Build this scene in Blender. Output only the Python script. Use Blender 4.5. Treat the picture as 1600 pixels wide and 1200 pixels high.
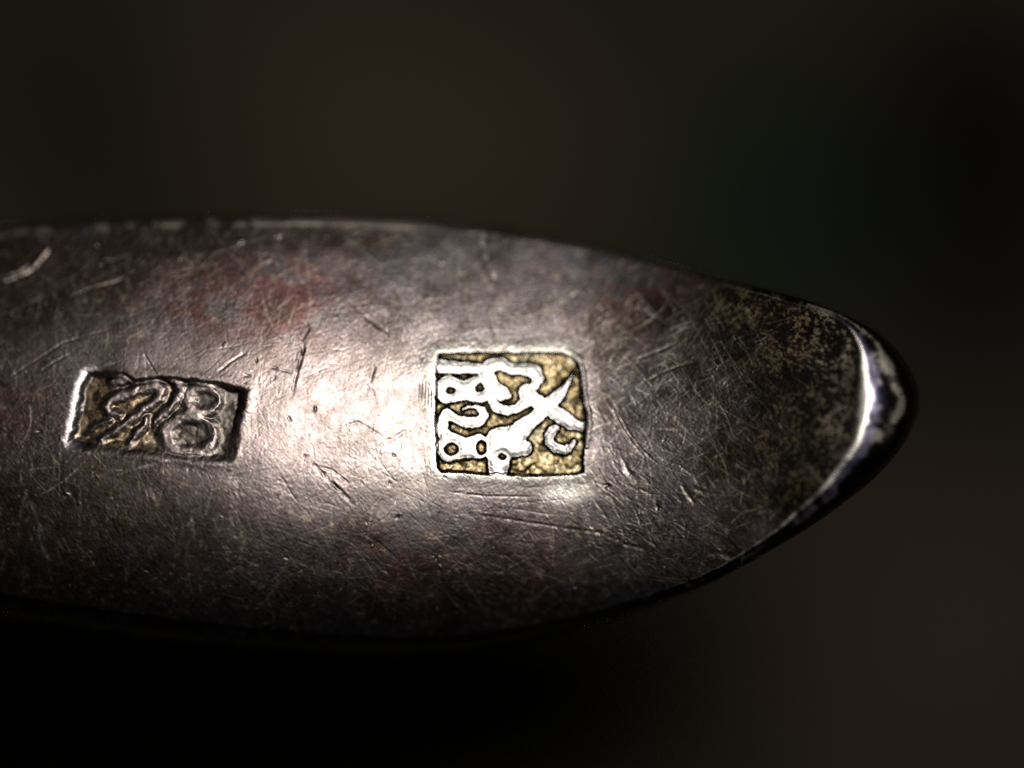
import bpy, math, random
import numpy as np

# ------------------------------------------------------------------ set-up
for o in list(bpy.data.objects):
    bpy.data.objects.remove(o)
SC = bpy.context.scene
COL = SC.collection
K = 1.0 / 80000.0                # drawing unit -> metres (80 units to the millimetre)


def W(px, py, z=0.0):            # drawing coordinates (y down, origin top left) -> metres
    return ((px - 800.0) * K, (600.0 - py) * K, z * K)


# camera: long macro lens looking straight down, about 11 cm above the handle
cam_d = bpy.data.cameras.new('camera')
cam = bpy.data.objects.new('camera', cam_d)
COL.objects.link(cam)
SC.camera = cam
cam_d.lens = 200.0
cam_d.sensor_width = 36.0
CAM_H = 20.0e-3 * 200.0 / 36.0
cam.location = (0, 0, CAM_H)
cam_d.clip_start = 0.005
cam_d.clip_end = 5.0
cam_d.dof.use_dof = True
cam_d.dof.focus_distance = CAM_H - 0.15e-3
cam_d.dof.aperture_fstop = 9.0

# world: a dark room
wd = bpy.data.worlds.new('World')
SC.world = wd
wd.use_nodes = True
bg = wd.node_tree.nodes['Background']
bg.inputs['Color'].default_value = (1.0, 0.93, 0.84, 1)
bg.inputs['Strength'].default_value = 0.006

# one small lamp above, to the right and beyond the handle
LDIR = np.array([0.13, 0.23, 1.0])
LDIR = LDIR / np.linalg.norm(LDIR)
LPOS = LDIR * 0.150
ld = bpy.data.lights.new('lamp', 'AREA')
ld.shape = 'DISK'
ld.size = 0.016
ld.energy = 0.088
ld.color = (1.0, 0.96, 0.91)
lamp = bpy.data.objects.new('lamp', ld)
COL.objects.link(lamp)
lamp.location = LPOS
from mathutils import Vector
lamp.rotation_euler = Vector(-LDIR).to_track_quat('-Z', 'Y').to_euler()

SC.view_settings.view_transform = 'Standard'
SC.view_settings.look = 'None'
SC.view_settings.exposure = 0.0
SC.view_settings.gamma = 1.0
SC.cycles.use_denoising = False
SC.cycles.sample_clamp_direct = 2.0
SC.cycles.sample_clamp_indirect = 2.0

rng = np.random.default_rng(7)
random.seed(7)

# ------------------------------------------------------------------ noise
PERM = rng.random((512, 512))


def vnoise(x, y, off=0):
    xi = np.floor(x).astype(np.int64)
    yi = np.floor(y).astype(np.int64)
    fx = x - xi
    fy = y - yi
    fx = fx * fx * fx * (fx * (fx * 6 - 15) + 10)
    fy = fy * fy * fy * (fy * (fy * 6 - 15) + 10)
    xi = xi + off * 37
    yi = yi + off * 91
    a = PERM[yi & 511, xi & 511]
    b = PERM[yi & 511, (xi + 1) & 511]
    c = PERM[(yi + 1) & 511, xi & 511]
    d = PERM[(yi + 1) & 511, (xi + 1) & 511]
    return (a + (b - a) * fx) * (1 - fy) + (c + (d - c) * fx) * fy


def fbm(x, y, scale, octv=4, off=0, gain=0.55):
    s = np.zeros_like(x)
    amp, tot, f = 1.0, 0.0, 1.0 / scale
    for k in range(octv):
        ca, sa = math.cos(0.6 * k), math.sin(0.6 * k)
        s += amp * vnoise((x * ca - y * sa) * f + 13.7 * k, (x * sa + y * ca) * f + 7.1 * k, off + k)
        tot += amp
        amp *= gain
        f *= 2.03
    return s / tot


def sstep(a, b, x):
    t = np.clip((x - a) / (b - a), 0, 1)
    return t * t * (3 - 2 * t)


def gauss(x, y, cx, cy, sx, sy, ang=0.0):
    ca, sa = math.cos(ang), math.sin(ang)
    u = ((x - cx) * ca + (y - cy) * sa) / sx
    v = (-(x - cx) * sa + (y - cy) * ca) / sy
    return np.exp(-0.5 * (u * u + v * v))


# ------------------------------------------------------------------ outline of the spoon, seen from above
TIP = 1438.0
top_pts = [(-9800, 640), (-9700, 430), (-9400, 150), (-9000, -40), (-8400, -190), (-7800, -200), (-7000, -60), (-6400, 230),
           (-6000, 440), (-5600, 530), (-5000, 555), (-3000, 545), (-1800, 505), (-900, 440), (-400, 388), (-200, 370),
           (0, 352), (100, 345), (200, 339), (300, 335), (400, 333), (500, 334), (600, 337), (700, 344), (800, 356),
           (900, 376), (1000, 402), (1100, 428), (1200, 452), (1270, 473), (1330, 498), (1370, 520), (1400, 546),
           (1421, 575), (1432, 598), (1437, 614), (TIP, 627)]
bot_pts = [(-9800, 660), (-9700, 870), (-9400, 1150), (-9000, 1340), (-8400, 1490), (-7800, 1500), (-7000, 1360), (-6400, 1070),
           (-6000, 860), (-5600, 770), (-5000, 745), (-3000, 755), (-1800, 795), (-900, 855), (-400, 915), (-200, 940),
           (0, 964), (100, 979), (200, 992), (300, 1004), (400, 1013), (500, 1019), (600, 1022), (700, 1019), (800, 1006),
           (900, 984), (1000, 953), (1100, 916), (1150, 891), (1200, 862), (1250, 832), (1300, 798), (1350, 760),
           (1390, 722), (1415, 690), (1430, 660), (1436.6, 643), (TIP, 628)]


def smooth_curve(pts):
    p = np.array(pts, float)
    # monotone-ish Catmull-Rom in arc parameter, resampled densely
    out = []
    for i in range(len(p) - 1):
        p0 = p[max(i - 1, 0)]
        p1 = p[i]
        p2 = p[i + 1]
        p3 = p[min(i + 2, len(p) - 1)]
        d1 = np.linalg.norm(p2 - p1)
        d0 = max(np.linalg.norm(p1 - p0), 1e-6)
        d2 = max(np.linalg.norm(p3 - p2), 1e-6)
        m1 = (p2 - p0) / (d0 + d1) * d1 if i > 0 else (p2 - p1)
        m2 = (p3 - p1) / (d1 + d2) * d1 if i < len(p) - 2 else (p2 - p1)
        t = np.linspace(0, 1, 24, endpoint=False)[:, None]
        out.append((2 * t**3 - 3 * t**2 + 1) * p1 + (t**3 - 2 * t**2 + t) * m1 + (-2 * t**3 + 3 * t**2) * p2 + (t**3 - t**2) * m2)
    out.append(p[-1:])
    return np.concatenate(out)


ctop = smooth_curve(top_pts)
cbot = smooth_curve(bot_pts)

# columns
xl = -np.geomspace(120, 9785, 90)[::-1]
xf = np.arange(-110, 1300, 1.3)
tt = np.linspace(0, 1, 190)
xt = TIP - 0.6 - (TIP - 0.6 - xf[-1]) * (1 - tt) ** 1.8
XC = np.concatenate([xl, xf, xt[1:]])
NX = len(XC)
YT = np.interp(XC, ctop[:, 0], ctop[:, 1])
YB = np.interp(XC, cbot[:, 0], cbot[:, 1])
# small hammering / wear irregularities of the edge
YT = YT + (fbm(XC, XC * 0 + 3.3, 60, 3, 5) - 0.5) * 3.0
YB = YB + (fbm(XC, XC * 0 + 9.3, 60, 3, 6) - 0.5) * 3.0
# rows
dens = np.concatenate([np.linspace(0.12, 1, 46), np.ones(470), np.linspace(1, 0.12, 46)])
VV = np.concatenate([[0], np.cumsum(dens)])
VV /= VV[-1]
NY = len(VV)
PX = np.repeat(XC[None, :], NY, 0)
PY = YT[None, :] + VV[:, None] * (YB - YT)[None, :]

# ------------------------------------------------------------------ broad form
sx_x = [-9800, -8600, -7400, -6300, -5000, -1500, -600, -150, 0, 360, 450, 700, 870, 925, 970, 1040, 1200, 1300, 1440]
sx_s = [0.6, 0.25, 0.05, 0.20, 0.26, 0.24, 0.16, 0.13, 0.10, 0.02, -0.045, -0.06, -0.05, 0.03, 0.095, 0.14, 0.20, 0.23, 0.24]
xs = np.arange(-9800, 1445, 1.0)
zs = np.cumsum(np.interp(xs, sx_x, sx_s))
zs -= np.interp(700, xs, zs)
ZX = np.interp(XC, xs, zs)
qs = np.linspace(-2.6, 2.6, 1041)
sy = np.interp(qs, [-2.6, -1.15, -1.0, -0.75, -0.5, -0.25, 0.0, 0.25, 0.55, 0.9, 1.3, 2.6],
               [0.80, 0.75, 0.50, 0.17, 0.03, -0.07, -0.115, -0.18, -0.25, -0.31, -0.40, -0.6])
zq = np.cumsum(sy) * (qs[1] - qs[0]) * 340
zq -= np.interp(0, qs, zq)


def dome(px, py):
    return np.interp((640.0 - py) / 340.0, qs, zq)


Z = ZX[None, :] + dome(PX, PY)

# ------------------------------------------------------------------ rolled edge: distance to the outline
sel_t = ctop[ctop[:, 0] > -400]
sel_b = cbot[cbot[:, 0] > -400][::-1]
loop = np.concatenate([sel_t, sel_b])
seg = np.linalg.norm(np.diff(loop, axis=0), axis=1)
arc = np.concatenate([[0], np.cumsum(seg)])
ua = np.arange(0, arc[-1], 3.0)
LX = np.interp(ua, arc, loop[:, 0])
LY = np.interp(ua, arc, loop[:, 1])
is_top = ua < np.linalg.norm(np.diff(sel_t, axis=0), axis=1).sum()
crest_top = [(x, np.interp(x, ctop[:, 0], ctop[:, 1]) + o) for x, o in
             [(-400, 14), (-100, 14), (200, 14), (500, 14), (700, 13), (900, 11), (1050, 10), (1180, 10), (1260, 10)]]
crest_tip = [(1300, 495), (1322, 509), (1338, 531), (1346, 560), (1350, 595), (1348, 635), (1340, 675), (1326, 708), (1302, 742),
             (1275, 770), (1225, 816), (1182, 848), (1100, 897), (1000, 934)]
crest_bot = [(x, np.interp(x, cbot[:, 0], cbot[:, 1]) - o) for x, o in [(900, 20), (700, 24), (500, 28), (200, 34), (-100, 38), (-400, 40)]]
crest_c = smooth_curve(crest_top + crest_tip + crest_bot)


def resample(c, step):
    a = np.concatenate([[0], np.cumsum(np.linalg.norm(np.diff(c, axis=0), axis=1))])
    u = np.arange(0, a[-1], step)
    return np.interp(u, a, c[:, 0]), np.interp(u, a, c[:, 1])


CX, CY = resample(crest_c, 3.0)
Dd = np.full(PX.shape, 999.0)
Rr = np.full(PX.shape, 20.0)
F = np.full(PX.shape, 9.0)
near = ((PY - YT[None, :] < 60) | (YB[None, :] - PY < 100) | (PX > 1180)) & (PX > -380)
ii = np.nonzero(near)
qx, qy = PX[ii], PY[ii]
do = np.empty(len(qx))
dc = np.empty(len(qx))
for s0 in range(0, len(qx), 20000):
    for lx, ly, out in ((LX, LY, do), (CX, CY, dc)):
        a = qx[s0:s0 + 20000, None] - lx[None, :]
        b = qy[s0:s0 + 20000, None] - ly[None, :]
        out[s0:s0 + 20000] = np.sqrt((a * a + b * b).min(1))
ins = np.zeros(len(qx), bool)
px_, py_ = np.append(CX[::6], CX[-1]), np.append(CY[::6], CY[-1])
for i in range(len(px_)):
    x0, y0, x1, y1 = px_[i], py_[i], px_[(i + 1) % len(px_)], py_[(i + 1) % len(px_)]
    if y0 != y1:
        ins ^= ((y0 > qy) != (y1 > qy)) & (qx < (x1 - x0) * (qy - y0) / (y1 - y0) + x0)
wid = np.where(ins, np.maximum(do - dc, 4.0), do + dc)
Rr[ii] = wid
F[ii] = np.where(ins, 1.0 + dc / wid, do / np.maximum(do + dc, 1e-3))
Rr = np.clip(Rr, 4, 90)
dl = np.minimum(PY - YT[None, :], YB[None, :] - PY)
F = np.where(PX <= -380, dl / np.where(PY < 640, 7.0, 40.0), F)
Rr = np.where(PX <= -380, np.where(PY < 640, 7.0, 40.0), Rr)
gf = np.linspace(0, 1.25, 626)
gs = np.interp(gf, [0, 0.06, 0.14, 0.24, 0.36, 0.5, 0.62, 0.80, 0.90, 0.965, 1.02, 1.10, 1.25],
               [7.0, 3.4, 2.3, 1.5, 0.95, 0.62, 0.58, 0.46, 0.33, 0.26, 0.08, 0.0, 0.0])
gi = np.cumsum(gs[::-1])[::-1] * (gf[1] - gf[0])
wob = (fbm(PX, PY, 45, 3, 40) - 0.5) * 0.12
Z = Z - Rr * np.interp(F + wob * sstep(0.4, 0.9, F), gf, gi)
BEV = 1 - sstep(0.95, 1.05, F + wob)                # 1 on the rolled lip

# ------------------------------------------------------------------ stamped marks: signed distances


def poly_sdf(x, y, pts):
    p = np.array(pts, float)
    d = np.full(x.shape, 1e18)
    ins = np.zeros(x.shape, bool)
    n = len(p)
    for i in range(n):
        a = p[i]
        b = p[(i + 1) % n]
        ex, ey = b - a
        wx, wy = x - a[0], y - a[1]
        t = np.clip((wx * ex + wy * ey) / (ex * ex + ey * ey), 0, 1)
        d = np.minimum(d, (wx - ex * t) ** 2 + (wy - ey * t) ** 2)
        c1 = (a[1] > y) != (b[1] > y)
        if ey != 0:
            ins ^= c1 & (x < ex * (y - a[1]) / ey + a[0])
    d = np.sqrt(d)
    return np.where(ins, -d, d)


def stroke_sdf(x, y, pts):                       # (x, y, radius) chain
    d = np.full(x.shape, 1e9)
    if len(pts) == 1:
        return np.hypot(x - pts[0][0], y - pts[0][1]) - pts[0][2]
    for (ax, ay, ar), (bx, by, br) in zip(pts[:-1], pts[1:]):
        ex, ey = bx - ax, by - ay
        t = np.clip(((x - ax) * ex + (y - ay) * ey) / (ex * ex + ey * ey), 0, 1)
        d = np.minimum(d, np.hypot(x - ax - ex * t, y - ay - ey * t) - (ar + (br - ar) * t))
    return d


def ell(x, y, cx, cy, rx, ry, ang=0.0):
    ca, sa = math.cos(ang), math.sin(ang)
    u = ((x - cx) * ca + (y - cy) * sa) / rx
    v = (-(x - cx) * sa + (y - cy) * ca) / ry
    return (np.hypot(u, v) - 1) * min(rx, ry)


def window(x0, x1, y0, y1):
    c0, c1 = np.searchsorted(XC, [x0, x1])
    rows = np.nonzero(((PY[:, c0:c1] >= y0) & (PY[:, c0:c1] <= y1)).any(1))[0]
    return slice(rows[0], rows[-1] + 1), slice(c0, c1)


REC_A = np.full(PX.shape, 99.0)      # signed distance to the square punch outline (units of the drawing)
CH_A = np.full(PX.shape, 99.0)       # signed distance to its raised characters
ID_A = np.full(PX.shape, -1, int)
REC_B = np.full(PX.shape, 99.0)
CH_B = np.full(PX.shape, 99.0)
ID_B = np.full(PX.shape, -1, int)

# --- square punch: 1828 read down the left side, initials to the right (traced at 4 : 1 from (640, 500))
wa = window(600, 1000, 460, 830)
jx = (fbm(PX[wa], PY[wa], 9, 3, 11) - 0.5) * 16
jy = (fbm(PX[wa], PY[wa], 9, 3, 17) - 0.5) * 16
ax = (PX[wa] - 640) * 4 + jx
ay = (PY[wa] - 500) * 4 + jy
rec = poly_sdf(ax, ay, [(165, 318), (150, 300), (190, 212), (330, 205), (560, 203), (760, 203), (960, 203), (1020, 232), (1050, 262), (1064, 330),
                        (1080, 470), (1112, 640), (1096, 720), (1088, 850), (1086, 960), (960, 968), (820, 978), (660, 974), (480, 966),
                        (300, 956), (195, 950), (170, 925), (166, 820), (162, 700), (160, 480)])
chars = []
one = stroke_sdf(ax, ay, [(120, 285, 46), (190, 290, 44), (300, 298, 38), (420, 300, 34), (470, 300, 30)])
chars.append(('digit', one))
e1 = np.minimum(stroke_sdf(ax, ay, [(247, 436, 90), (345, 440, 62), (430, 432, 86)]), 1e9)
e1 = np.maximum(e1, -ell(ax, ay, 255, 440, 30, 22, -0.5))
e1 = np.maximum(e1, -ell(ax, ay, 442, 420, 36, 24, -0.5))
chars.append(('digit', e1))
two = np.minimum(stroke_sdf(ax, ay, [(205, 700, 36), (212, 620, 34), (228, 580, 28), (290, 618, 30), (360, 642, 34), (430, 636, 36), (464, 600, 32),
                                     (452, 562, 24), (415, 542, 14), (365, 545, 10), (332, 562, 8)]), 1e9)
chars.append(('digit', two))
e2 = np.minimum(stroke_sdf(ax, ay, [(262, 795, 94), (350, 800, 66), (430, 790, 80)]), stroke_sdf(ax, ay, [(225, 730, 46), (205, 690, 36)]))
e2 = np.maximum(e2, -ell(ax, ay, 262, 806, 42, 40))
e2 = np.maximum(e2, -ell(ax, ay, 450, 798, 34, 44))
chars.append(('digit', e2))
l1 = stroke_sdf(ax, ay, [(470, 330, 44), (510, 285, 46), (570, 272, 38), (640, 312, 34), (710, 306, 36), (778, 318, 42), (800, 362, 40), (786, 404, 30)])
l1 = np.minimum(l1, stroke_sdf(ax, ay, [(480, 350, 46), (520, 420, 50), (575, 458, 46), (605, 470, 30)]))
l1 = np.minimum(l1, stroke_sdf(ax, ay, [(510, 500, 26), (545, 548, 34), (610, 568, 32), (680, 552, 30), (735, 500, 46), (730, 450, 50), (775, 490, 44), (830, 540, 44)]))
chars.append(('letter', l1))
l2 = stroke_sdf(ax, ay, [(1022, 340, 5), (985, 400, 16), (945, 455, 34), (880, 525, 44), (825, 575, 42), (765, 628, 42), (690, 690, 62), (625, 760, 100)])
l2 = np.minimum(l2, stroke_sdf(ax, ay, [(570, 760, 95), (560, 840, 80), (555, 910, 66), (560, 1000, 50)]))
l2 = np.minimum(l2, stroke_sdf(ax, ay, [(640, 780, 90), (715, 800, 52)]))
l2 = np.minimum(l2, stroke_sdf(ax, ay, [(850, 550, 40), (930, 590, 46), (1000, 640, 44), (1070, 668, 28), (1150, 655, 22)]))
l2 = np.maximum(l2, -ell(ax, ay, 578, 855, 26, 18))
chars.append(('letter', l2))
l3 = stroke_sdf(ax, ay, [(905, 680, 28), (872, 720, 32), (870, 762, 26), (915, 802, 30), (970, 818, 26), (1005, 790, 24), (1030, 755, 12)])
chars.append(('letter', l3))
stack = np.stack([c for _, c in chars])
CH_A[wa] = stack.min(0) / 4
ID_A[wa] = stack.argmin(0)
REC_A[wa] = rec / 4
NAMES_A = [n for n, _ in chars]

# --- oblong punch: 84 standing on its head (traced at 4.706 : 1 from (80, 550))
wb = window(60, 450, 530, 780)
S2 = 1600 / 340.0
bx = (PX[wb] - 80) * S2 + (fbm(PX[wb], PY[wb], 12, 3, 21) - 0.5) * 26
by = (PY[wb] - 550) * S2 + (fbm(PX[wb], PY[wb], 12, 3, 27) - 0.5) * 26
recb = poly_sdf(bx, by, [(285, 168), (400, 158), (520, 165), (600, 215), (700, 205), (800, 190), (1000, 210), (1250, 243), (1425, 285), (1400, 420), (1360, 600),
                         (1310, 775), (1180, 775), (1040, 762), (860, 745), (560, 712), (330, 690), (158, 655), (185, 500), (235, 250)])
cb = []
four = stroke_sdf(bx, by, [(395, 400, 26), (440, 355, 34), (540, 315, 36), (650, 275, 38), (760, 245, 40), (812, 275, 36), (790, 340, 32), (690, 420, 28),
                           (580, 505, 26), (470, 580, 24), (370, 640, 20)])
four = np.minimum(four, stroke_sdf(bx, by, [(400, 400, 26), (430, 450, 26), (510, 465, 22)]))
four = np.minimum(four, stroke_sdf(bx, by, [(255, 600, 16), (330, 540, 20), (440, 500, 20)]) + 4)
four = np.minimum(four, stroke_sdf(bx, by, [(700, 490, 20), (690, 540, 24), (630, 600, 24), (590, 660, 20)]))
four = np.minimum(four, stroke_sdf(bx, by, [(560, 190, 60), (460, 215, 44)]) + 10)
eight = np.abs(ell(bx, by, 1030, 605, 178, 132)) - 40 + 26 * sstep(1040, 1190, bx)
eight = np.minimum(eight, np.abs(ell(bx, by, 1125, 355, 118, 96)) - 38 + 22 * sstep(1120, 1220, bx))
eight = np.minimum(eight, stroke_sdf(bx, by, [(1010, 440, 40), (1080, 475, 44)]))
eight = np.minimum(eight, stroke_sdf(bx, by, [(1170, 690, 44), (1120, 720, 30)]))
spur = stroke_sdf(bx, by, [(890, 190, 24), (965, 285, 34), (905, 372, 30), (850, 440, 26), (760, 520, 22)])
cb = [('digit', four), ('digit', eight), ('letter', spur)]
fill8 = np.zeros_like(PX)
fill8[wb] = np.maximum(sstep(20, -30, ell(bx, by, 1030, 605, 178, 132)), sstep(20, -30, ell(bx, by, 1125, 355, 118, 96)))
stackb = np.stack([c + 1 for _, c in cb])
CH_B[wb] = stackb.min(0) / S2
ID_B[wb] = stackb.argmin(0)
REC_B[wb] = recb / S2
NAMES_B = [n for n, _ in cb]

# square punch relief: sharp, 11 deep
flA = np.maximum(REC_A, -CH_A)                      # < 0 on the floor
downA = sstep(0.3, -3.4, flA)
floorA = 10.0 + 3.0 * (fbm(PX, PY, 26, 3, 31) - 0.5) + 1.2 * (fbm(PX, PY, 7, 2, 33) - 0.5)
raised = np.clip(-CH_A, 0, 12)
crown = np.where(REC_A < 0, 0.9 - 0.9 * sstep(0, 11, raised), 0)
Z -= floorA * downA + crown
halo_A = np.exp(-np.clip(REC_A, 0, 99) / 20.0) * (REC_A < 60)
Z += 1.2 * np.exp(-(np.clip(REC_A, 0, 99) / 16.0) ** 2) * (REC_A > -3) * (1 - downA)
# ridge of pushed-up metal along the right wall
Z += 0.9 * np.exp(-((REC_A - 5.0) / 3.5) ** 2) * sstep(880, 905, PX) * (PY < 700)

# oblong punch relief: worn, soft walls
softB = np.zeros_like(PX)
softB[wb] = sstep(560, 690, by)
downB = sstep(0, 1, (6.0 + 8 * softB - REC_B) / (14.0 + 18 * softB))
charB = sstep(7.5, -5.5, CH_B) * sstep(2.0, -4.0, REC_B)
floorB = 5.5 + 1.8 * (fbm(PX, PY, 30, 3, 35) - 0.5) + 0.7 * (fbm(PX, PY, 11, 2, 37) - 0.5)
Z -= downB * floorB - charB * 3.2 * downB
Z += 0.5 * fill8 * (1 - charB) * downB
shoul = np.clip((16.0 - REC_B) / 16.0, 0, 1.15) * sstep(175, 140, PX + 0.22 * (PY - 640)) * (REC_B > -40)
Z -= 2.6 * shoul ** 1.4 * sstep(-75, -4, REC_B)
Z += 0.7 * np.exp(-((REC_B - 9) / 8.0) ** 2) * (REC_B < 40) * sstep(170, 230, PX)

# ------------------------------------------------------------------ dents, scratches and pitting (all real relief)
TAR = np.zeros_like(PX)                             # extra tarnish left in scratches
WEAR = np.zeros_like(PX)                            # silver laid bare


GDEP = 0.5
NOI = 0.15 + 1.7 * np.clip(fbm(PX, PY, 11, 3, 111) - 0.2, 0, 1)


def groove(pts, width, depth, wear=0.0, tar=0.0, lip=0.4):
    """cut a smooth groove along a polyline; pts in drawing units"""
    p = np.array(pts, float)
    m = width * 4 + 2
    c0, c1 = np.searchsorted(XC, [p[:, 0].min() - m, p[:, 0].max() + m])
    if c1 - c0 < 2:
        return
    v0 = ((p[:, 1].min() - m) - YT[c0:c1].max()) / max((YB - YT)[c0:c1].max(), 1)
    ymid = PY[:, (c0 + c1) // 2]
    r0 = np.searchsorted(PY[:, c0], p[:, 1].min() - m) if PY[0, c0] < PY[0, c1 - 1] else np.searchsorted(PY[:, c1 - 1], p[:, 1].min() - m)
    rs = [np.searchsorted(PY[:, c], p[:, 1].min() - m) for c in (c0, (c0 + c1) // 2, c1 - 1)]
    re = [np.searchsorted(PY[:, c], p[:, 1].max() + m) for c in (c0, (c0 + c1) // 2, c1 - 1)]
    r0, r1 = max(min(rs) - 2, 0), min(max(re) + 2, NY)
    if r1 - r0 < 2:
        return
    s = (slice(r0, r1), slice(c0, c1))
    x, y = PX[s], PY[s]
    d2 = np.full(x.shape, 1e9)
    ta = np.zeros(x.shape)
    n = len(p) - 1
    for i in range(n):
        ex, ey = p[i + 1] - p[i]
        L2 = ex * ex + ey * ey + 1e-9
        t = np.clip(((x - p[i][0]) * ex + (y - p[i][1]) * ey) / L2, 0, 1)
        d = (x - p[i][0] - ex * t) ** 2 + (y - p[i][1] - ey * t) ** 2
        b = d < d2
        d2 = np.where(b, d, d2)
        ta = np.where(b, (i + t) / n, ta)
    ends = np.clip(4 * ta * (1 - ta), 0, 1) ** 0.5
    ends = ends * NOI[s]
    g = np.exp(-d2 / (2 * width * width)) * ends
    l = np.exp(-(np.sqrt(d2) - 2.2 * width) ** 2 / (width * width)) * ends
    depth = depth * GDEP
    Z[s] += -depth * g + depth * lip * 0.5 * l
    if wear:
        WEAR[s] = np.maximum(WEAR[s], wear * g)
    if tar:
        TAR[s] = np.maximum(TAR[s], tar * g)


def arcline(x, y, ang, length, bend, n=5):
    out = []
    for k in range(n):
        t = k / (n - 1) - 0.5
        a = ang + bend * t
        out.append((x + math.cos(a) * length * t, y - math.sin(a) * length * t))
    return out


# marks that can be picked out one by one
groove([(474, 503), (482, 513), (473, 530), (474, 548), (466, 575), (461, 595), (457, 618)], 2.0, 2.6, tar=0.95)
groove([(420, 572), (440, 578), (458, 582)], 1.8, 1.4, tar=0.6)
groove([(489, 724), (510, 745), (535, 770), (556, 790)], 2.2, 2.2, wear=0.4, tar=0.3)
groove([(497, 728), (520, 735), (548, 757)], 1.5, 1.2, wear=0.4)
groove([(546, 472), (565, 490), (590, 510), (612, 522)], 2.2, 1.2, tar=0.5)
groove([(754, 488), (765, 510), (777, 543)], 1.0, 1.2, tar=0.7)
groove([(957, 636), (968, 662), (985, 688), (1008, 715)], 1.7, 2.2, wear=0.9)
groove([(963, 640), (980, 672), (1003, 703), (1030, 728)], 1.4, 1.6, wear=0.7)
groove([(975, 716), (980, 736), (997, 754)], 3.0, 2.0, wear=0.6)
groove([(990, 563), (1010, 556), (1030, 548), (1060, 535)], 1.8, 1.6, wear=0.5)
groove([(1012, 595), (1035, 582), (1060, 572), (1085, 565)], 1.8, 1.6, wear=0.5)
groove([(1062, 750), (1072, 770), (1085, 788)], 2.2, 1.8, wear=0.6)
groove([(1080, 762), (1095, 768), (1108, 773)], 2.6, 1.8, wear=0.6)
groove([(760, 352), (752, 380), (760, 410), (775, 440), (768, 465)], 4.0, 2.2, wear=0.35)
groove([(525, 668), (560, 660), (610, 690), (650, 662)], 2.0, 0.8, tar=0.25)
groove([(590, 700), (612, 684), (640, 672)], 2.4, 1.2, tar=0.4)
groove([(585, 570), (577, 600)], 2.6, 1.6, tar=0.3)
groove([(110, 463), (140, 450), (180, 440), (212, 423)], 1.6, 1.2, wear=0.4)
groove([(65, 580), (85, 565), (110, 553)], 1.5, 1.3, wear=0.5)
groove([(225, 552), (235, 570), (245, 586)], 1.4, 1.4, wear=0.5)
groove([(340, 582), (360, 566), (385, 550)], 1.6, 1.4, wear=0.6)
groove([(15, 590), (60, 560), (100, 535), (170, 515)], 1.4, 1.0, wear=0.3)
groove([(1105, 865), (1130, 867), (1150, 872)], 3.0, 1.6, wear=0.4)
groove([(880, 825), (940, 832), (975, 850), (1030, 862)], 2.0, 1.1, tar=0.3)
groove([(700, 768), (760, 775), (830, 776)], 1.3, 0.8, tar=0.3)
groove([(740, 802), (820, 815), (890, 826)], 1.6, 0.9, tar=0.3)
for k in range(5):
    groove([(655 + 4.5 * k, 590 + 3 * k), (653 + 5 * k, 625 + 4 * k)], 1.1, 1.3, tar=0.5)
# part of a round dent at the left border
groove([(-10, 441), (12, 438), (34, 430), (54, 417), (67, 403), (74, 390)], 2.6, 4.2, wear=0.75, lip=0.2)
groove([(-10, 434), (10, 431), (30, 424), (48, 412)], 1.6, 2.0, wear=0.6, lip=0.2)
groove([(60, 410), (74, 390), (74, 380), (62, 373), (40, 373)], 2.0, 1.4, wear=0.3, lip=0.2)

# the many fine ones
def many(n, x0, x1, y0, y1, angs, spread, len0, len1, w0, w1, d0, d1, wear, tar, cond=None):
    for _ in range(n):
        x = random.uniform(x0, x1)
        y = random.uniform(y0, y1)
        a = math.radians(random.choice(angs) + random.gauss(0, spread))
        L = random.uniform(len0, len1) * (0.4 + random.random() ** 2)
        w = random.uniform(w0, w1)
        dep = random.uniform(d0, d1)
        wr = wear * random.random() if random.random() < 0.6 else 0
        tr = tar * random.random() if not wr else 0
        groove(arcline(x, y, a, L, random.gauss(0, 0.25)), w, dep * 0.33, wear=wr, tar=tr, lip=0.35)


many(260, 380, 680, 480, 740, [85, 92, 70, 10, 28, 130], 9, 18, 80, 0.8, 1.2, 0.25, 0.8, 0.5, 0.5)
many(150, -60, 420, 390, 620, [35, 25, 80, 100, 5], 10, 20, 90, 0.8, 1.3, 0.3, 0.9, 0.5, 0.4)
many(230, 930, 1200, 480, 640, [25, 35, 55, 120], 12, 16, 90, 0.8, 1.3, 0.3, 0.9, 0.55, 0.3)
many(260, 920, 1240, 620, 860, [-45, -55, -65, -25, 80], 10, 14, 70, 0.9, 2.0, 0.4, 1.2, 0.5, 0.3)
many(140, 640, 1000, 480, 560, [10, 40, 95, 120, 170], 12, 20, 80, 0.8, 1.2, 0.25, 0.8, 0.4, 0.4)
many(190, 380, 1000, 740, 960, [-15, -8, -60, 75, -40], 10, 20, 110, 1.0, 2.4, 0.3, 1.0, 0.35, 0.35)
many(130, 0, 420, 700, 900, [85, 75, -60, 100], 12, 20, 80, 1.2, 2.4, 0.4, 1.0, 0.3, 0.3)
many(120, 200, 1100, 360, 500, [20, 75, 110, 45], 18, 12, 60, 1.0, 2.2, 0.3, 0.9, 0.35, 0.3)
many(130, 1120, 1340, 520, 800, [10, 20, -40, -55, 60], 14, 10, 60, 0.8, 1.6, 0.4, 1.0, 0.7, 0.1)
many(120, 690, 920, 560, 740, [80, 95, 60, 30], 15, 6, 26, 0.7, 1.0, 0.25, 0.7, 0.1, 0.6)

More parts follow.
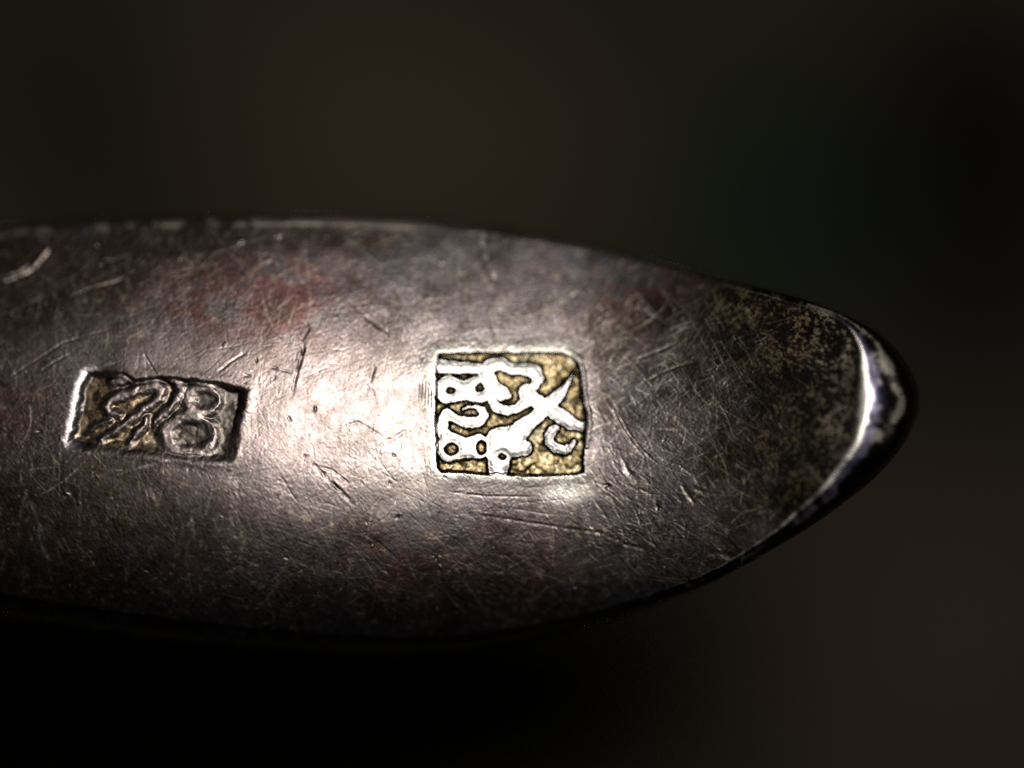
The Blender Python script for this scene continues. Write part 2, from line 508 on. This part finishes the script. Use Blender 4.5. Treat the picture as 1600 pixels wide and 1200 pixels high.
many(700, -80, 700, 380, 760, [85, 92, 78, 15, 28, 40, 130, 5], 9, 20, 150, 0.55, 0.85, 0.25, 0.8, 0.7, 0.6)
many(380, 620, 1000, 460, 580, [8, 30, 45, 100, 125, 170], 12, 20, 110, 0.55, 0.85, 0.25, 0.8, 0.6, 0.5)
many(520, 900, 1240, 470, 880, [25, 38, -48, -58, -30, 84], 9, 20, 120, 0.55, 1.0, 0.3, 0.9, 0.8, 0.4)
many(420, 350, 1050, 730, 980, [-12, -6, -62, 78, -40, 20], 10, 25, 170, 0.6, 1.2, 0.3, 0.9, 0.55, 0.45)
many(300, 100, 1100, 350, 480, [15, 72, 108, 45], 14, 16, 90, 0.7, 1.2, 0.25, 0.7, 0.5, 0.4)

# bright nicks and dark pits
for _ in range(420):
    x, y = random.uniform(-60, 1320), random.uniform(360, 960)
    r = 1.2 + 2.4 * random.random() ** 3
    a = random.random() * 6.28
    groove([(x, y), (x + math.cos(a) * r * 1.5, y + math.sin(a) * r * 1.5)], r, r * random.uniform(0.3, 0.8) * random.choice([1, 1, -1]),
           wear=0.8 * random.random(), tar=0.5 * random.random())
# grain of the tarnished, lightly corroded skin
gA = fbm(PX, PY, 3.4, 2, 51, 0.7)
gA = sstep(0.45, 0.85, gA) - 0.6 * sstep(0.5, 0.2, gA)
gB = fbm(PX * 1.0, PY * 1.0, 13, 3, 57) - 0.5
gC = fbm(PX * 0.35 + PY * 0.15, PY - PX * 0.1, 5, 2, 61) - 0.5
rough_zone = 0.55 + 0.9 * fbm(PX, PY, 90, 2, 63)
Z += rough_zone * (0.105 * gA + 0.09 * gB + 0.05 * gC) * (1 - 0.75 * BEV) * (1 - 0.55 * downB)
Z += 1.2 * (fbm(PX, PY, 48, 2, 67) - 0.5) * (1 - BEV)

# ------------------------------------------------------------------ tarnish, wear and painted light: what colour the skin has where
n1 = fbm(PX, PY, 140, 5, 71)
n2 = fbm(PX, PY, 60, 5, 77)
n3 = fbm(PX, PY, 22, 4, 83)
n4 = fbm(PX, PY, 7, 3, 89)
C = lambda r, g, b: np.array([r, g, b], float)
silver = C(0.86, 0.81, 0.72)
lilac = C(0.335, 0.270, 0.258)
bluegr = C(0.105, 0.108, 0.116)
redbr = C(0.150, 0.070, 0.066)
brown = C(0.085, 0.064, 0.052)
black = C(0.030, 0.025, 0.020)
brass = C(0.50, 0.36, 0.18)
ochre = C(0.20, 0.152, 0.078)
olive = C(0.12, 0.09, 0.04)


def mix(a, b, t):
    return a + (b - a) * t[..., None]


col = np.empty(PX.shape + (3,))
col[:] = C(0.120, 0.100, 0.104)
col = mix(col, bluegr, 0.7 * sstep(0.48, 0.64, n1))
worn = np.clip(gauss(PX, PY, 520, 650, 165, 88, 0.10) * 1.3 + 0.4 * gauss(PX, PY, 300, 560, 130, 45) + 0.25 * gauss(PX, PY, 980, 700, 80, 60), 0, 1)  # worn area, with part of the central highlight painted in
col = mix(col, lilac, np.clip(worn * (0.15 + 1.7 * (0.6 * n2 + 0.4 * n3)), 0, 1))
red = np.clip(gauss(PX, PY, 430, 455, 85, 50) + 0.9 * gauss(PX, PY, 240, 450, 110, 42, 0.15) + 0.9 * gauss(PX, PY, 1000, 465, 60, 45)
              + 0.6 * gauss(PX, PY, 610, 885, 80, 45) + 0.6 * gauss(PX, PY, 20, 640, 60, 40) + 0.5 * gauss(PX, PY, 820, 890, 60, 35)
              + 0.5 * gauss(PX, PY, 1190, 470, 60, 25), 0, 1)
col = mix(col, redbr, np.clip(red * 1.25, 0, 1) * sstep(0.30, 0.55, 0.5 * n2 + 0.5 * n3))
col = mix(col, C(0.20, 0.125, 0.105), np.clip(gauss(PX, PY, 625, 880, 60, 35) + 0.8 * gauss(PX, PY, 800, 890, 40, 30), 0, 1) * sstep(0.42, 0.62, 0.5 * n2 + 0.5 * n3))
dark = sstep(0.49, 0.63, 0.6 * n2 + 0.4 * n3) * 0.75
dark = np.maximum(dark, 0.8 * gauss(PX, PY, 510, 880, 60, 22) * sstep(0.35, 0.6, n3))
dark = np.maximum(dark, np.clip(1.2 * gauss(PX, PY, 60, 430, 160, 75) + gauss(PX, PY, 320, 372, 110, 22) + 1.2 * gauss(PX, PY, 80, 820, 220, 95) + 0.7 * gauss(PX, PY, 560, 375, 120, 20) + 0.8 * gauss(PX, PY, 950, 600, 30, 60), 0, 1) * (0.45 + 1.1 * sstep(0.3, 0.65, 0.5 * n3 + 0.5 * n2)) * 0.95)
dark = np.clip(dark, 0, 1)
dark *= 1 - 0.75 * np.clip(worn, 0, 1)
col = mix(col, brown * 0.6, dark)
# end black with tarnish and painted shade, brassy flecks where it is rubbed through
tipz = 0.97 * sstep(910, 1190, PX - 0.4 * np.clip(PY - 600, -120, 220) + 190 * (n1 - 0.5) + 170 * (n2 - 0.5) + 60 * (n3 - 0.5)) * (1 - BEV)
col = mix(col, black * 0.28, tipz)
n5 = fbm(PX, PY, 3.6, 2, 121)
fleck = sstep(0.50, 0.66, 0.35 * n5 + 0.25 * n4 + 0.25 * n3 + 0.15 * n2) * tipz
fz = np.clip(gauss(PX, PY, 1270, 545, 70, 34, -0.3) + 0.8 * gauss(PX, PY, 1285, 650, 45, 28) + 0.9 * gauss(PX, PY, 1190, 480, 50, 22) + 1.2 * gauss(PX, PY, 1300, 522, 42, 26)
             + 0.6 * gauss(PX, PY, 1230, 735, 60, 50) + 0.03, 0, 1)
fleckcol = mix(np.broadcast_to(brass * 0.55, col.shape), C(0.60, 0.52, 0.40), sstep(1240, 1330, PX))
col = mix(col, fleckcol * 0.62, fleck * fz * 0.85)
speck = sstep(0.62, 0.76, n4 * 0.75 + n3 * 0.25) * (1 - tipz)  # tan specks: sparkle of the grain painted into the colour
col = mix(col, C(0.36, 0.28, 0.21), speck * 0.6 * (1 - 0.65 * dark))
pit = sstep(0.36, 0.24, n4 * 0.7 + n3 * 0.3) * (1 - tipz)
col = mix(col, brown * 0.5, pit * 0.55)
# rubbed-bare silver and painted glow round the square punch (not on its right side)
ang_r = sstep(930, 880, PX + 0.35 * (640 - PY) * 0)
bare = np.exp(-np.clip(REC_A, 0, 99) / 10.0) * (REC_A < 90) * ang_r * (0.6 + 0.8 * n3)
bare = np.maximum(bare, 0.8 * gauss(PX, PY, 885, 768, 22, 12))
bare = np.maximum(bare, 0.15 * gauss(PX, PY, 650, 700, 45, 60))
col = mix(col, silver, np.clip(bare * 1.15, 0, 1) * (0.75 + 0.25 * n4))
# the lip: silver at its crest and along its second edge, black between
crest = np.exp(-((F + wob - 0.99) / 0.09) ** 2)
second = np.exp(-((F + wob * 2.2 - 0.40) / (0.07 + 0.09 * n2)) ** 2) * sstep(1290, 1350, PX + 0.2 * (640 - PY)) * sstep(720, 650, PY)
lipn = sstep(0.47, 0.58, 0.40 * n3 + 0.30 * n2 + 0.30 * n4) * sstep(1180, 1300, PX)
bev_shade = mix(col * np.where(PY < 560, 1.5, 0.6)[..., None], mix(np.broadcast_to(black, col.shape), C(0.15, 0.14, 0.165), sstep(0.35, 0.6, n3) * sstep(0.35, 0.55, F)), sstep(1100, 1280, PX + 0.5 * (PY - 500)))  # bevel shade painted in: upper side lighter, lower side and end darker
lipcol = mix(bev_shade, C(0.78, 0.72, 0.60), np.clip(lipn * sstep(0.25, 0.55, F) * 0.9 * sstep(740, 660, PY), 0, 1))
lipcol = mix(lipcol, C(0.80, 0.74, 0.62), np.clip(second * (0.25 + 1.6 * sstep(0.36, 0.58, 0.6 * n3 + 0.4 * n4)), 0, 1))
lipcol = mix(lipcol, C(0.40, 0.37, 0.62), np.exp(-((F + wob - 0.80) / 0.11) ** 2) * 0.85 * sstep(1270, 1320, PX))  # violet beside the glint: lens fringing painted into the colour
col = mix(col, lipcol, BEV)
col = mix(col, silver * 0.95, np.clip(crest * sstep(0.30, 0.62, n3 + 0.35 * sstep(1300, 1345, PX)), 0, 1) * sstep(1000, 1350, PX) * (0.9 - 0.6 * sstep(690, 760, PY) * sstep(0.58, 0.48, n3)))
edge = np.exp(-((F - 0.75) / 0.4) ** 2) * sstep(0.46, 0.66, n3) * 0.8 * sstep(700, 640, PX) * (PY < 500)
edge = np.maximum(edge, np.exp(-((F - 0.75) / 0.42) ** 2) * sstep(465, 495, PX) * sstep(700, 640, PX) * (PY < 400) * (0.55 + 0.9 * (n3 - 0.2)))
col = mix(col, C(0.75, 0.65, 0.53), 0.9 * edge)
WEAR *= 1 - 0.8 * sstep(1020, 1200, PX - 0.3 * np.clip(PY - 600, -120, 220)) * (1 - BEV)
# scratches
col = mix(col, C(0.52, 0.46, 0.39), np.clip(WEAR * 0.85, 0, 1))
col = mix(col, C(0.05, 0.04, 0.035), np.clip(TAR * 0.9, 0, 1))
# floors and characters of the punches
fl = downA * (1 - 0.0)
floorcol = mix(np.broadcast_to(ochre, col.shape), C(0.40, 0.31, 0.17), sstep(0.40, 0.68, 0.5 * n3 + 0.5 * n4))
floorcol = mix(floorcol, C(0.27, 0.27, 0.20), sstep(0.50, 0.66, n2) * 0.8)
floorcol = mix(floorcol, C(0.66, 0.58, 0.40), sstep(0.60, 0.75, n4) * 0.5)
floorcol = mix(floorcol, olive, sstep(0.50, 0.36, 0.6 * n4 + 0.4 * n3) * 0.8)
leftdeep = sstep(860, 790, PX) * sstep(740, 700, PY)
floorcol = mix(floorcol, olive, 0.45 * leftdeep)
rim = np.exp(-((flA + 2.0) / 1.5) ** 2)  # shade on the square punch's walls, painted as a dark line
charcol = mix(np.broadcast_to(C(0.78, 0.75, 0.71), col.shape), C(0.27, 0.25, 0.25), np.clip((0.35 + 0.65 * sstep(0.42, 0.58, n3)) * sstep(750, 775, PX) * sstep(640, 690, PY) + 0.5 * sstep(835, 870, PX) + 0.35 * sstep(0.56, 0.66, n3), 0, 1))
charcol = mix(charcol, C(0.45, 0.36, 0.28), np.clip(sstep(0.66, 0.76, n4) + TAR * 0.8, 0, 1) * 0.7)
col = mix(col, charcol, sstep(3, -1, REC_A) * (1 - fl))
col = mix(col, floorcol * 0.72, fl)
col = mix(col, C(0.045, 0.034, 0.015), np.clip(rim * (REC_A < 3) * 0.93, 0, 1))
flb = downB * (1 - charB)
bcol = mix(np.broadcast_to(C(0.44, 0.32, 0.20), col.shape), C(0.15, 0.135, 0.12), sstep(200, 300, PX + 80 * (n2 - 0.5)))
bcol = mix(bcol, C(0.07, 0.055, 0.04), sstep(0.52, 0.40, 0.5 * n4 + 0.5 * n3) * 0.8)
bcol = mix(bcol, C(0.085, 0.07, 0.062), fill8 * 0.7)
col = mix(col, bcol, sstep(0.35, 0.8, flb))
col = mix(col, C(0.035, 0.028, 0.03), np.exp(-((CH_B - 1.5) / 2.2) ** 2) * (REC_B < -3) * 0.3 * sstep(0.36, 0.6, n3))  # shade beside the raised strokes, painted as dark lines
col = mix(col, C(0.40, 0.33, 0.30), charB * 0.45 * sstep(3, -3, REC_B))
col = mix(col, C(0.02, 0.016, 0.02), np.exp(-((REC_B + 6) / 2.2) ** 2) * 0.85 * (1 - softB))  # shade at the foot of the walls, painted as a dark line
col = mix(col, C(0.90, 0.84, 0.86), np.exp(-((REC_B - 4) / 7.0) ** 2) * sstep(150, 120, PX + 0.22 * (PY - 640)) * 0.85)  # left shoulder painted violet-white, as if catching the lamp
grain = 0.80 + 0.40 * fbm(PX, PY, 3.0, 2, 97)
col = np.clip(col * grain[..., None], 0.004, 0.97)
rough = 0.36 + 0.12 * (n3 - 0.5) + 0.10 * (n4 - 0.5)
rough = np.where(BEV > 0.5, 0.26 + 0.26 * sstep(0.46, 0.60, 0.55 * n3 + 0.45 * n2) * sstep(0.9, 0.7, F), rough)
rough = rough - 0.06 * np.clip(bare, 0, 1) + 0.05 * tipz
rough = np.where(BEV > 0.5, rough + (0.58 - rough) * np.clip(second * 1.2 + sstep(1150, 1000, PX) * (PY < 640), 0, 1), rough)
rough = rough + (0.55 - rough) * np.clip(edge * 1.5, 0, 1)
rough = np.where((crest > 0.3) & (PX < 1300) & (PX > 1000) & (PY > 600), 0.5, rough)
rough = np.clip(rough, 0.12, 0.75)

# ------------------------------------------------------------------ rim, sides and underside
nU = 14
sgn_bowl = np.interp(XC, [-7000, -6300], [1, 0])
THK = np.interp(XC, [-9000, -6500, -3000, 0, 1100, TIP], [70, 80, 170, 110, 90, 60])
zt_e, zb_e = Z[0], Z[-1]
und = []
for k, f in enumerate(np.concatenate([[0.0], np.linspace(0.02, 0.98, nU), [1.0]])):
    y = YT + f * (YB - YT)
    flat = zt_e * (1 - f) + zb_e * f - THK
    domez = ZX + dome(XC, y) - 60
    z = flat * (1 - sgn_bowl) + np.minimum(domez, flat + 900) * sgn_bowl
    und.append((y, z))
UY = np.array([u[0] for u in und])
UZ = np.array([u[1] for u in und])
UZ[0] = zt_e - THK * (1 - sgn_bowl) - 50 * sgn_bowl
UZ[-1] = zb_e - THK * (1 - sgn_bowl) - 50 * sgn_bowl
CLOTH_Z = min(Z.min(), UZ.min()) - 2.0

# ------------------------------------------------------------------ meshes
verts = np.stack([(PX - 800) * K, (600 - PY) * K, Z * K], -1).reshape(-1, 3)
uverts = np.stack([(np.repeat(XC[None], len(UY), 0) - 800) * K, (600 - UY) * K, UZ * K], -1).reshape(-1, 3)
# smooth normals of the upper face, shared by all the pieces cut from it
P3 = verts.reshape(NY, NX, 3)
du = np.gradient(P3, axis=1)
dv = np.gradient(P3, axis=0)
NRM = np.cross(dv, du)
NRM /= np.linalg.norm(NRM, axis=2, keepdims=True) + 1e-30
NRM[NRM[..., 2] < 0] *= -1
idx = np.arange(NY * NX).reshape(NY, NX)
quads = np.stack([idx[:-1, :-1], idx[1:, :-1], idx[1:, 1:], idx[:-1, 1:]], -1)      # y runs down: this winding faces up


def qavg(a):
    return 0.25 * (a[:-1, :-1] + a[1:, :-1] + a[1:, 1:] + a[:-1, 1:])


part_id = np.zeros((NY - 1, NX - 1), int)            # 0 handle, 1 lip, 2 square punch, 3 oblong punch, 10+ / 30+ characters
qF, qX = qavg(F), qavg(PX)
part_id[(qF < 1.04) & (qX > 1110)] = 1
inA = qavg(REC_A) < 1.5
part_id[inA] = 2
ca = inA & (qavg(CH_A) < 1.0) & (qavg(REC_A) < 0.5)
part_id[ca] = 10 + ID_A[:-1, :-1][ca]
inB = qavg(REC_B) < 8.0
part_id[inB] = 3
cbm = inB & (qavg(CH_B) < 1.0) & (qavg(REC_B) < -1)
part_id[cbm] = 30 + ID_B[:-1, :-1][cbm]

colr = np.concatenate([col, np.ones(col.shape[:2] + (1,))], -1).reshape(-1, 4)
rflat = rough.reshape(-1)
nflat = NRM.reshape(-1, 3)


def new_mesh(name, v, q, c, r, nrm, mat, parent):
    me = bpy.data.meshes.new(name)
    me.vertices.add(len(v))
    me.vertices.foreach_set('co', np.ascontiguousarray(v, np.float32).ravel())
    me.loops.add(len(q) * 4)
    me.loops.foreach_set('vertex_index', np.ascontiguousarray(q, np.int32).ravel())
    me.polygons.add(len(q))
    me.polygons.foreach_set('loop_start', np.arange(0, len(q) * 4, 4, dtype=np.int32))
    me.polygons.foreach_set('use_smooth', np.ones(len(q), bool))
    me.update(calc_edges=True)
    a = me.attributes.new('tarnish_colour', 'FLOAT_COLOR', 'POINT')
    a.data.foreach_set('color', np.ascontiguousarray(c, np.float32).ravel())
    a = me.attributes.new('polish', 'FLOAT', 'POINT')
    a.data.foreach_set('value', np.ascontiguousarray(r, np.float32).ravel())
    me.materials.append(mat)
    me.normals_split_custom_set_from_vertices(nrm.astype(np.float32).tolist())
    o = bpy.data.objects.new(name, me)
    COL.objects.link(o)
    if parent:
        o.parent = parent
    return o


# material: old silver, colour and polish of the skin from the attributes, fine grain from noise
def silver_material():
    m = bpy.data.materials.new('tarnished_silver')
    m.use_nodes = True
    nt = m.node_tree
    N, L = nt.nodes, nt.links
    b = N['Principled BSDF']
    b.inputs['Metallic'].default_value = 1.0
    ac = N.new('ShaderNodeAttribute')
    ac.attribute_name = 'tarnish_colour'
    ar = N.new('ShaderNodeAttribute')
    ar.attribute_name = 'polish'
    tc = N.new('ShaderNodeTexCoord')
    no = N.new('ShaderNodeTexNoise')
    no.inputs['Scale'].default_value = 38000.0
    no.inputs['Detail'].default_value = 3.0
    no.inputs['Roughness'].default_value = 0.65
    L.new(tc.outputs['Object'], no.inputs['Vector'])
    mr = N.new('ShaderNodeMapRange')
    mr.inputs['From Min'].default_value = 0.3
    mr.inputs['From Max'].default_value = 0.7
    mr.inputs['To Min'].default_value = 0.80
    mr.inputs['To Max'].default_value = 1.14
    L.new(no.outputs['Fac'], mr.inputs['Value'])
    mul = N.new('ShaderNodeVectorMath')
    mul.operation = 'SCALE'
    L.new(ac.outputs['Color'], mul.inputs[0])
    L.new(mr.outputs['Result'], mul.inputs['Scale'])
    L.new(mul.outputs['Vector'], b.inputs['Base Color'])
    L.new(ar.outputs['Fac'], b.inputs['Roughness'])
    bp = N.new('ShaderNodeBump')
    bp.inputs['Strength'].default_value = 0.35
    bp.inputs['Distance'].default_value = 1.5e-6
    L.new(no.outputs['Fac'], bp.inputs['Height'])
    L.new(bp.outputs['Normal'], b.inputs['Normal'])
    return m


SILVER = silver_material()
root = bpy.data.objects.new('silver_spoon', None)
COL.objects.link(root)
root.empty_display_size = 0.003
root['label'] = 'old tarnished silver spoon handle with a rounded lipped end and two stamped hallmarks'
root['category'] = 'spoon'


def piece(name, pid, parent):
    q = quads[part_id == pid]
    used, inv = np.unique(q.ravel(), return_inverse=True)
    return new_mesh(name, verts[used], inv.reshape(-1, 4), colr[used], rflat[used], nflat[used], SILVER, parent)


# handle: upper skin plus sides and underside in one mesh
q = quads[part_id == 0]
nv = NY * NX
nu = UY.shape[0]
uidx = nv + np.arange(nu * NX).reshape(nu, NX)
uq = np.stack([uidx[:-1, :-1], uidx[:-1, 1:], uidx[1:, 1:], uidx[1:, :-1]], -1).reshape(-1, 4)
side1 = np.stack([idx[0, :-1], idx[0, 1:], uidx[0, 1:], uidx[0, :-1]], -1)
side2 = np.stack([idx[-1, :-1], uidx[-1, :-1], uidx[-1, 1:], idx[-1, 1:]], -1)
fr = np.linspace(0, NY - 1, nu).astype(int)
capr = []
for a, b2, k in zip(fr[:-1], fr[1:], range(nu - 1)):
    capr.append([idx[a, -1], idx[b2, -1], uidx[k + 1, -1], uidx[k, -1]])
    capr.append([idx[a, 0], uidx[k, 0], uidx[k + 1, 0], idx[b2, 0]])
Q = np.concatenate([q, uq, side1, side2, np.array(capr)])
allv = np.concatenate([verts, uverts])
allc = np.concatenate([colr, np.tile([[0.05, 0.042, 0.035, 1.0]], (len(uverts), 1))])
allr = np.concatenate([rflat, np.full(len(uverts), 0.35)])
un = np.tile([[0.0, 0.0, -1.0]], (len(uverts), 1)).reshape(nu, NX, 3)
un[:2, :, 1] = 0.8
un[-2:, :, 1] = -0.8
un /= np.linalg.norm(un, axis=2, keepdims=True)
alln = np.concatenate([nflat, un.reshape(-1, 3)])
used, inv = np.unique(Q.ravel(), return_inverse=True)
handle = new_mesh('handle', allv[used], inv.reshape(-1, 4), allc[used], allr[used], alln[used], SILVER, root)
lip = piece('lip', 1, root)
lip['label'] = 'rolled lip of the handle end, rubbed bright along its crest'
markA = piece('hallmark', 2, root)
markA['label'] = 'square hallmark with yellowed floor and bright raised 1828 and initials'
markB = piece('hallmark', 3, root)
markB['label'] = 'worn oblong hallmark with 84 upside down'
for k, nme in enumerate(NAMES_A):
    if (part_id == 10 + k).any():
        piece(nme, 10 + k, markA)
for k, nme in enumerate(NAMES_B):
    if (part_id == 30 + k).any():
        piece(nme, 30 + k, markB)

# ------------------------------------------------------------------ the dark mottled cloth far below, out of focus
gx = np.linspace(-15000, 9000, 241)
gy = np.linspace(-6000, 7000, 131)
GX, GY = np.meshgrid(gx, gy)
GZ = CLOTH_Z - 25 - 40 * np.abs(fbm(GX + 20000, GY + 20000, 1500, 3, 101) - 0.5)
SCL = (CAM_H / K - CLOTH_Z) / (CAM_H / K)
# made-up colour patches, laid out in view coordinates
ux = (GX - 800) / SCL + 800
uy = (GY - 600) / SCL + 600
cc = np.empty(GX.shape + (3,))
cc[:] = C(0.060, 0.047, 0.030)
big = fbm(GX + 20000, GY + 20000, 420, 3, 103)
cc = mix(cc, C(0.055, 0.046, 0.033), sstep(0.45, 0.65, big))
cc = mix(cc, C(0.036, 0.034, 0.025), sstep(0.50, 0.35, big))
cc *= 0.86
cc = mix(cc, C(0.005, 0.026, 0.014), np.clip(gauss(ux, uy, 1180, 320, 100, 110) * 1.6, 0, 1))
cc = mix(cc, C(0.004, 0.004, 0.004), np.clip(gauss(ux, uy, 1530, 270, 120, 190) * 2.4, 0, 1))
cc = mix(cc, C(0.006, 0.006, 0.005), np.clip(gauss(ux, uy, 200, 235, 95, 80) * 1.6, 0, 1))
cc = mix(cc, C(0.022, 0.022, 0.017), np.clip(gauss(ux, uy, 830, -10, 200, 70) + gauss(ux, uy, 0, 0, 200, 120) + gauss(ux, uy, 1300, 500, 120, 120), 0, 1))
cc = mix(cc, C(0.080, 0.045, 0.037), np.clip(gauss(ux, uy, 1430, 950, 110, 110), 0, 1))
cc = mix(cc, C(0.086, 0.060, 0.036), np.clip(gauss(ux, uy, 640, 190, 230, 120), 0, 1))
cv = np.stack([(GX - 800) * K, (600 - GY) * K, GZ * K], -1).reshape(-1, 3)
ci = np.arange(GX.size).reshape(GX.shape)
cq = np.stack([ci[:-1, :-1], ci[1:, :-1], ci[1:, 1:], ci[:-1, 1:]], -1).reshape(-1, 4)
mc = bpy.data.materials.new('mottled_cloth')
mc.use_nodes = True
nt = mc.node_tree
b = nt.nodes['Principled BSDF']
b.inputs['Roughness'].default_value = 0.9
b.inputs['Specular IOR Level'].default_value = 0.1
at = nt.nodes.new('ShaderNodeAttribute')
at.attribute_name = 'tarnish_colour'
nt.links.new(at.outputs['Color'], b.inputs['Base Color'])
wv = nt.nodes.new('ShaderNodeTexWave')
wv.inputs['Scale'].default_value = 900.0
tcn = nt.nodes.new('ShaderNodeTexCoord')
nt.links.new(tcn.outputs['Object'], wv.inputs['Vector'])
bp = nt.nodes.new('ShaderNodeBump')
bp.inputs['Strength'].default_value = 0.4
bp.inputs['Distance'].default_value = 1e-4
nt.links.new(wv.outputs['Fac'], bp.inputs['Height'])
nt.links.new(bp.outputs['Normal'], b.inputs['Normal'])
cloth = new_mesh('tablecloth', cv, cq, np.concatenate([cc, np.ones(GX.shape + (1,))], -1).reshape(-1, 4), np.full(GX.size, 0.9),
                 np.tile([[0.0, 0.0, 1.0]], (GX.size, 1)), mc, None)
cloth['kind'] = 'structure'
cloth['label'] = 'dark mottled brown and green cloth far out of focus behind the spoon'
print('CLOTH', CLOTH_Z, 'NX', NX, 'NY', NY)
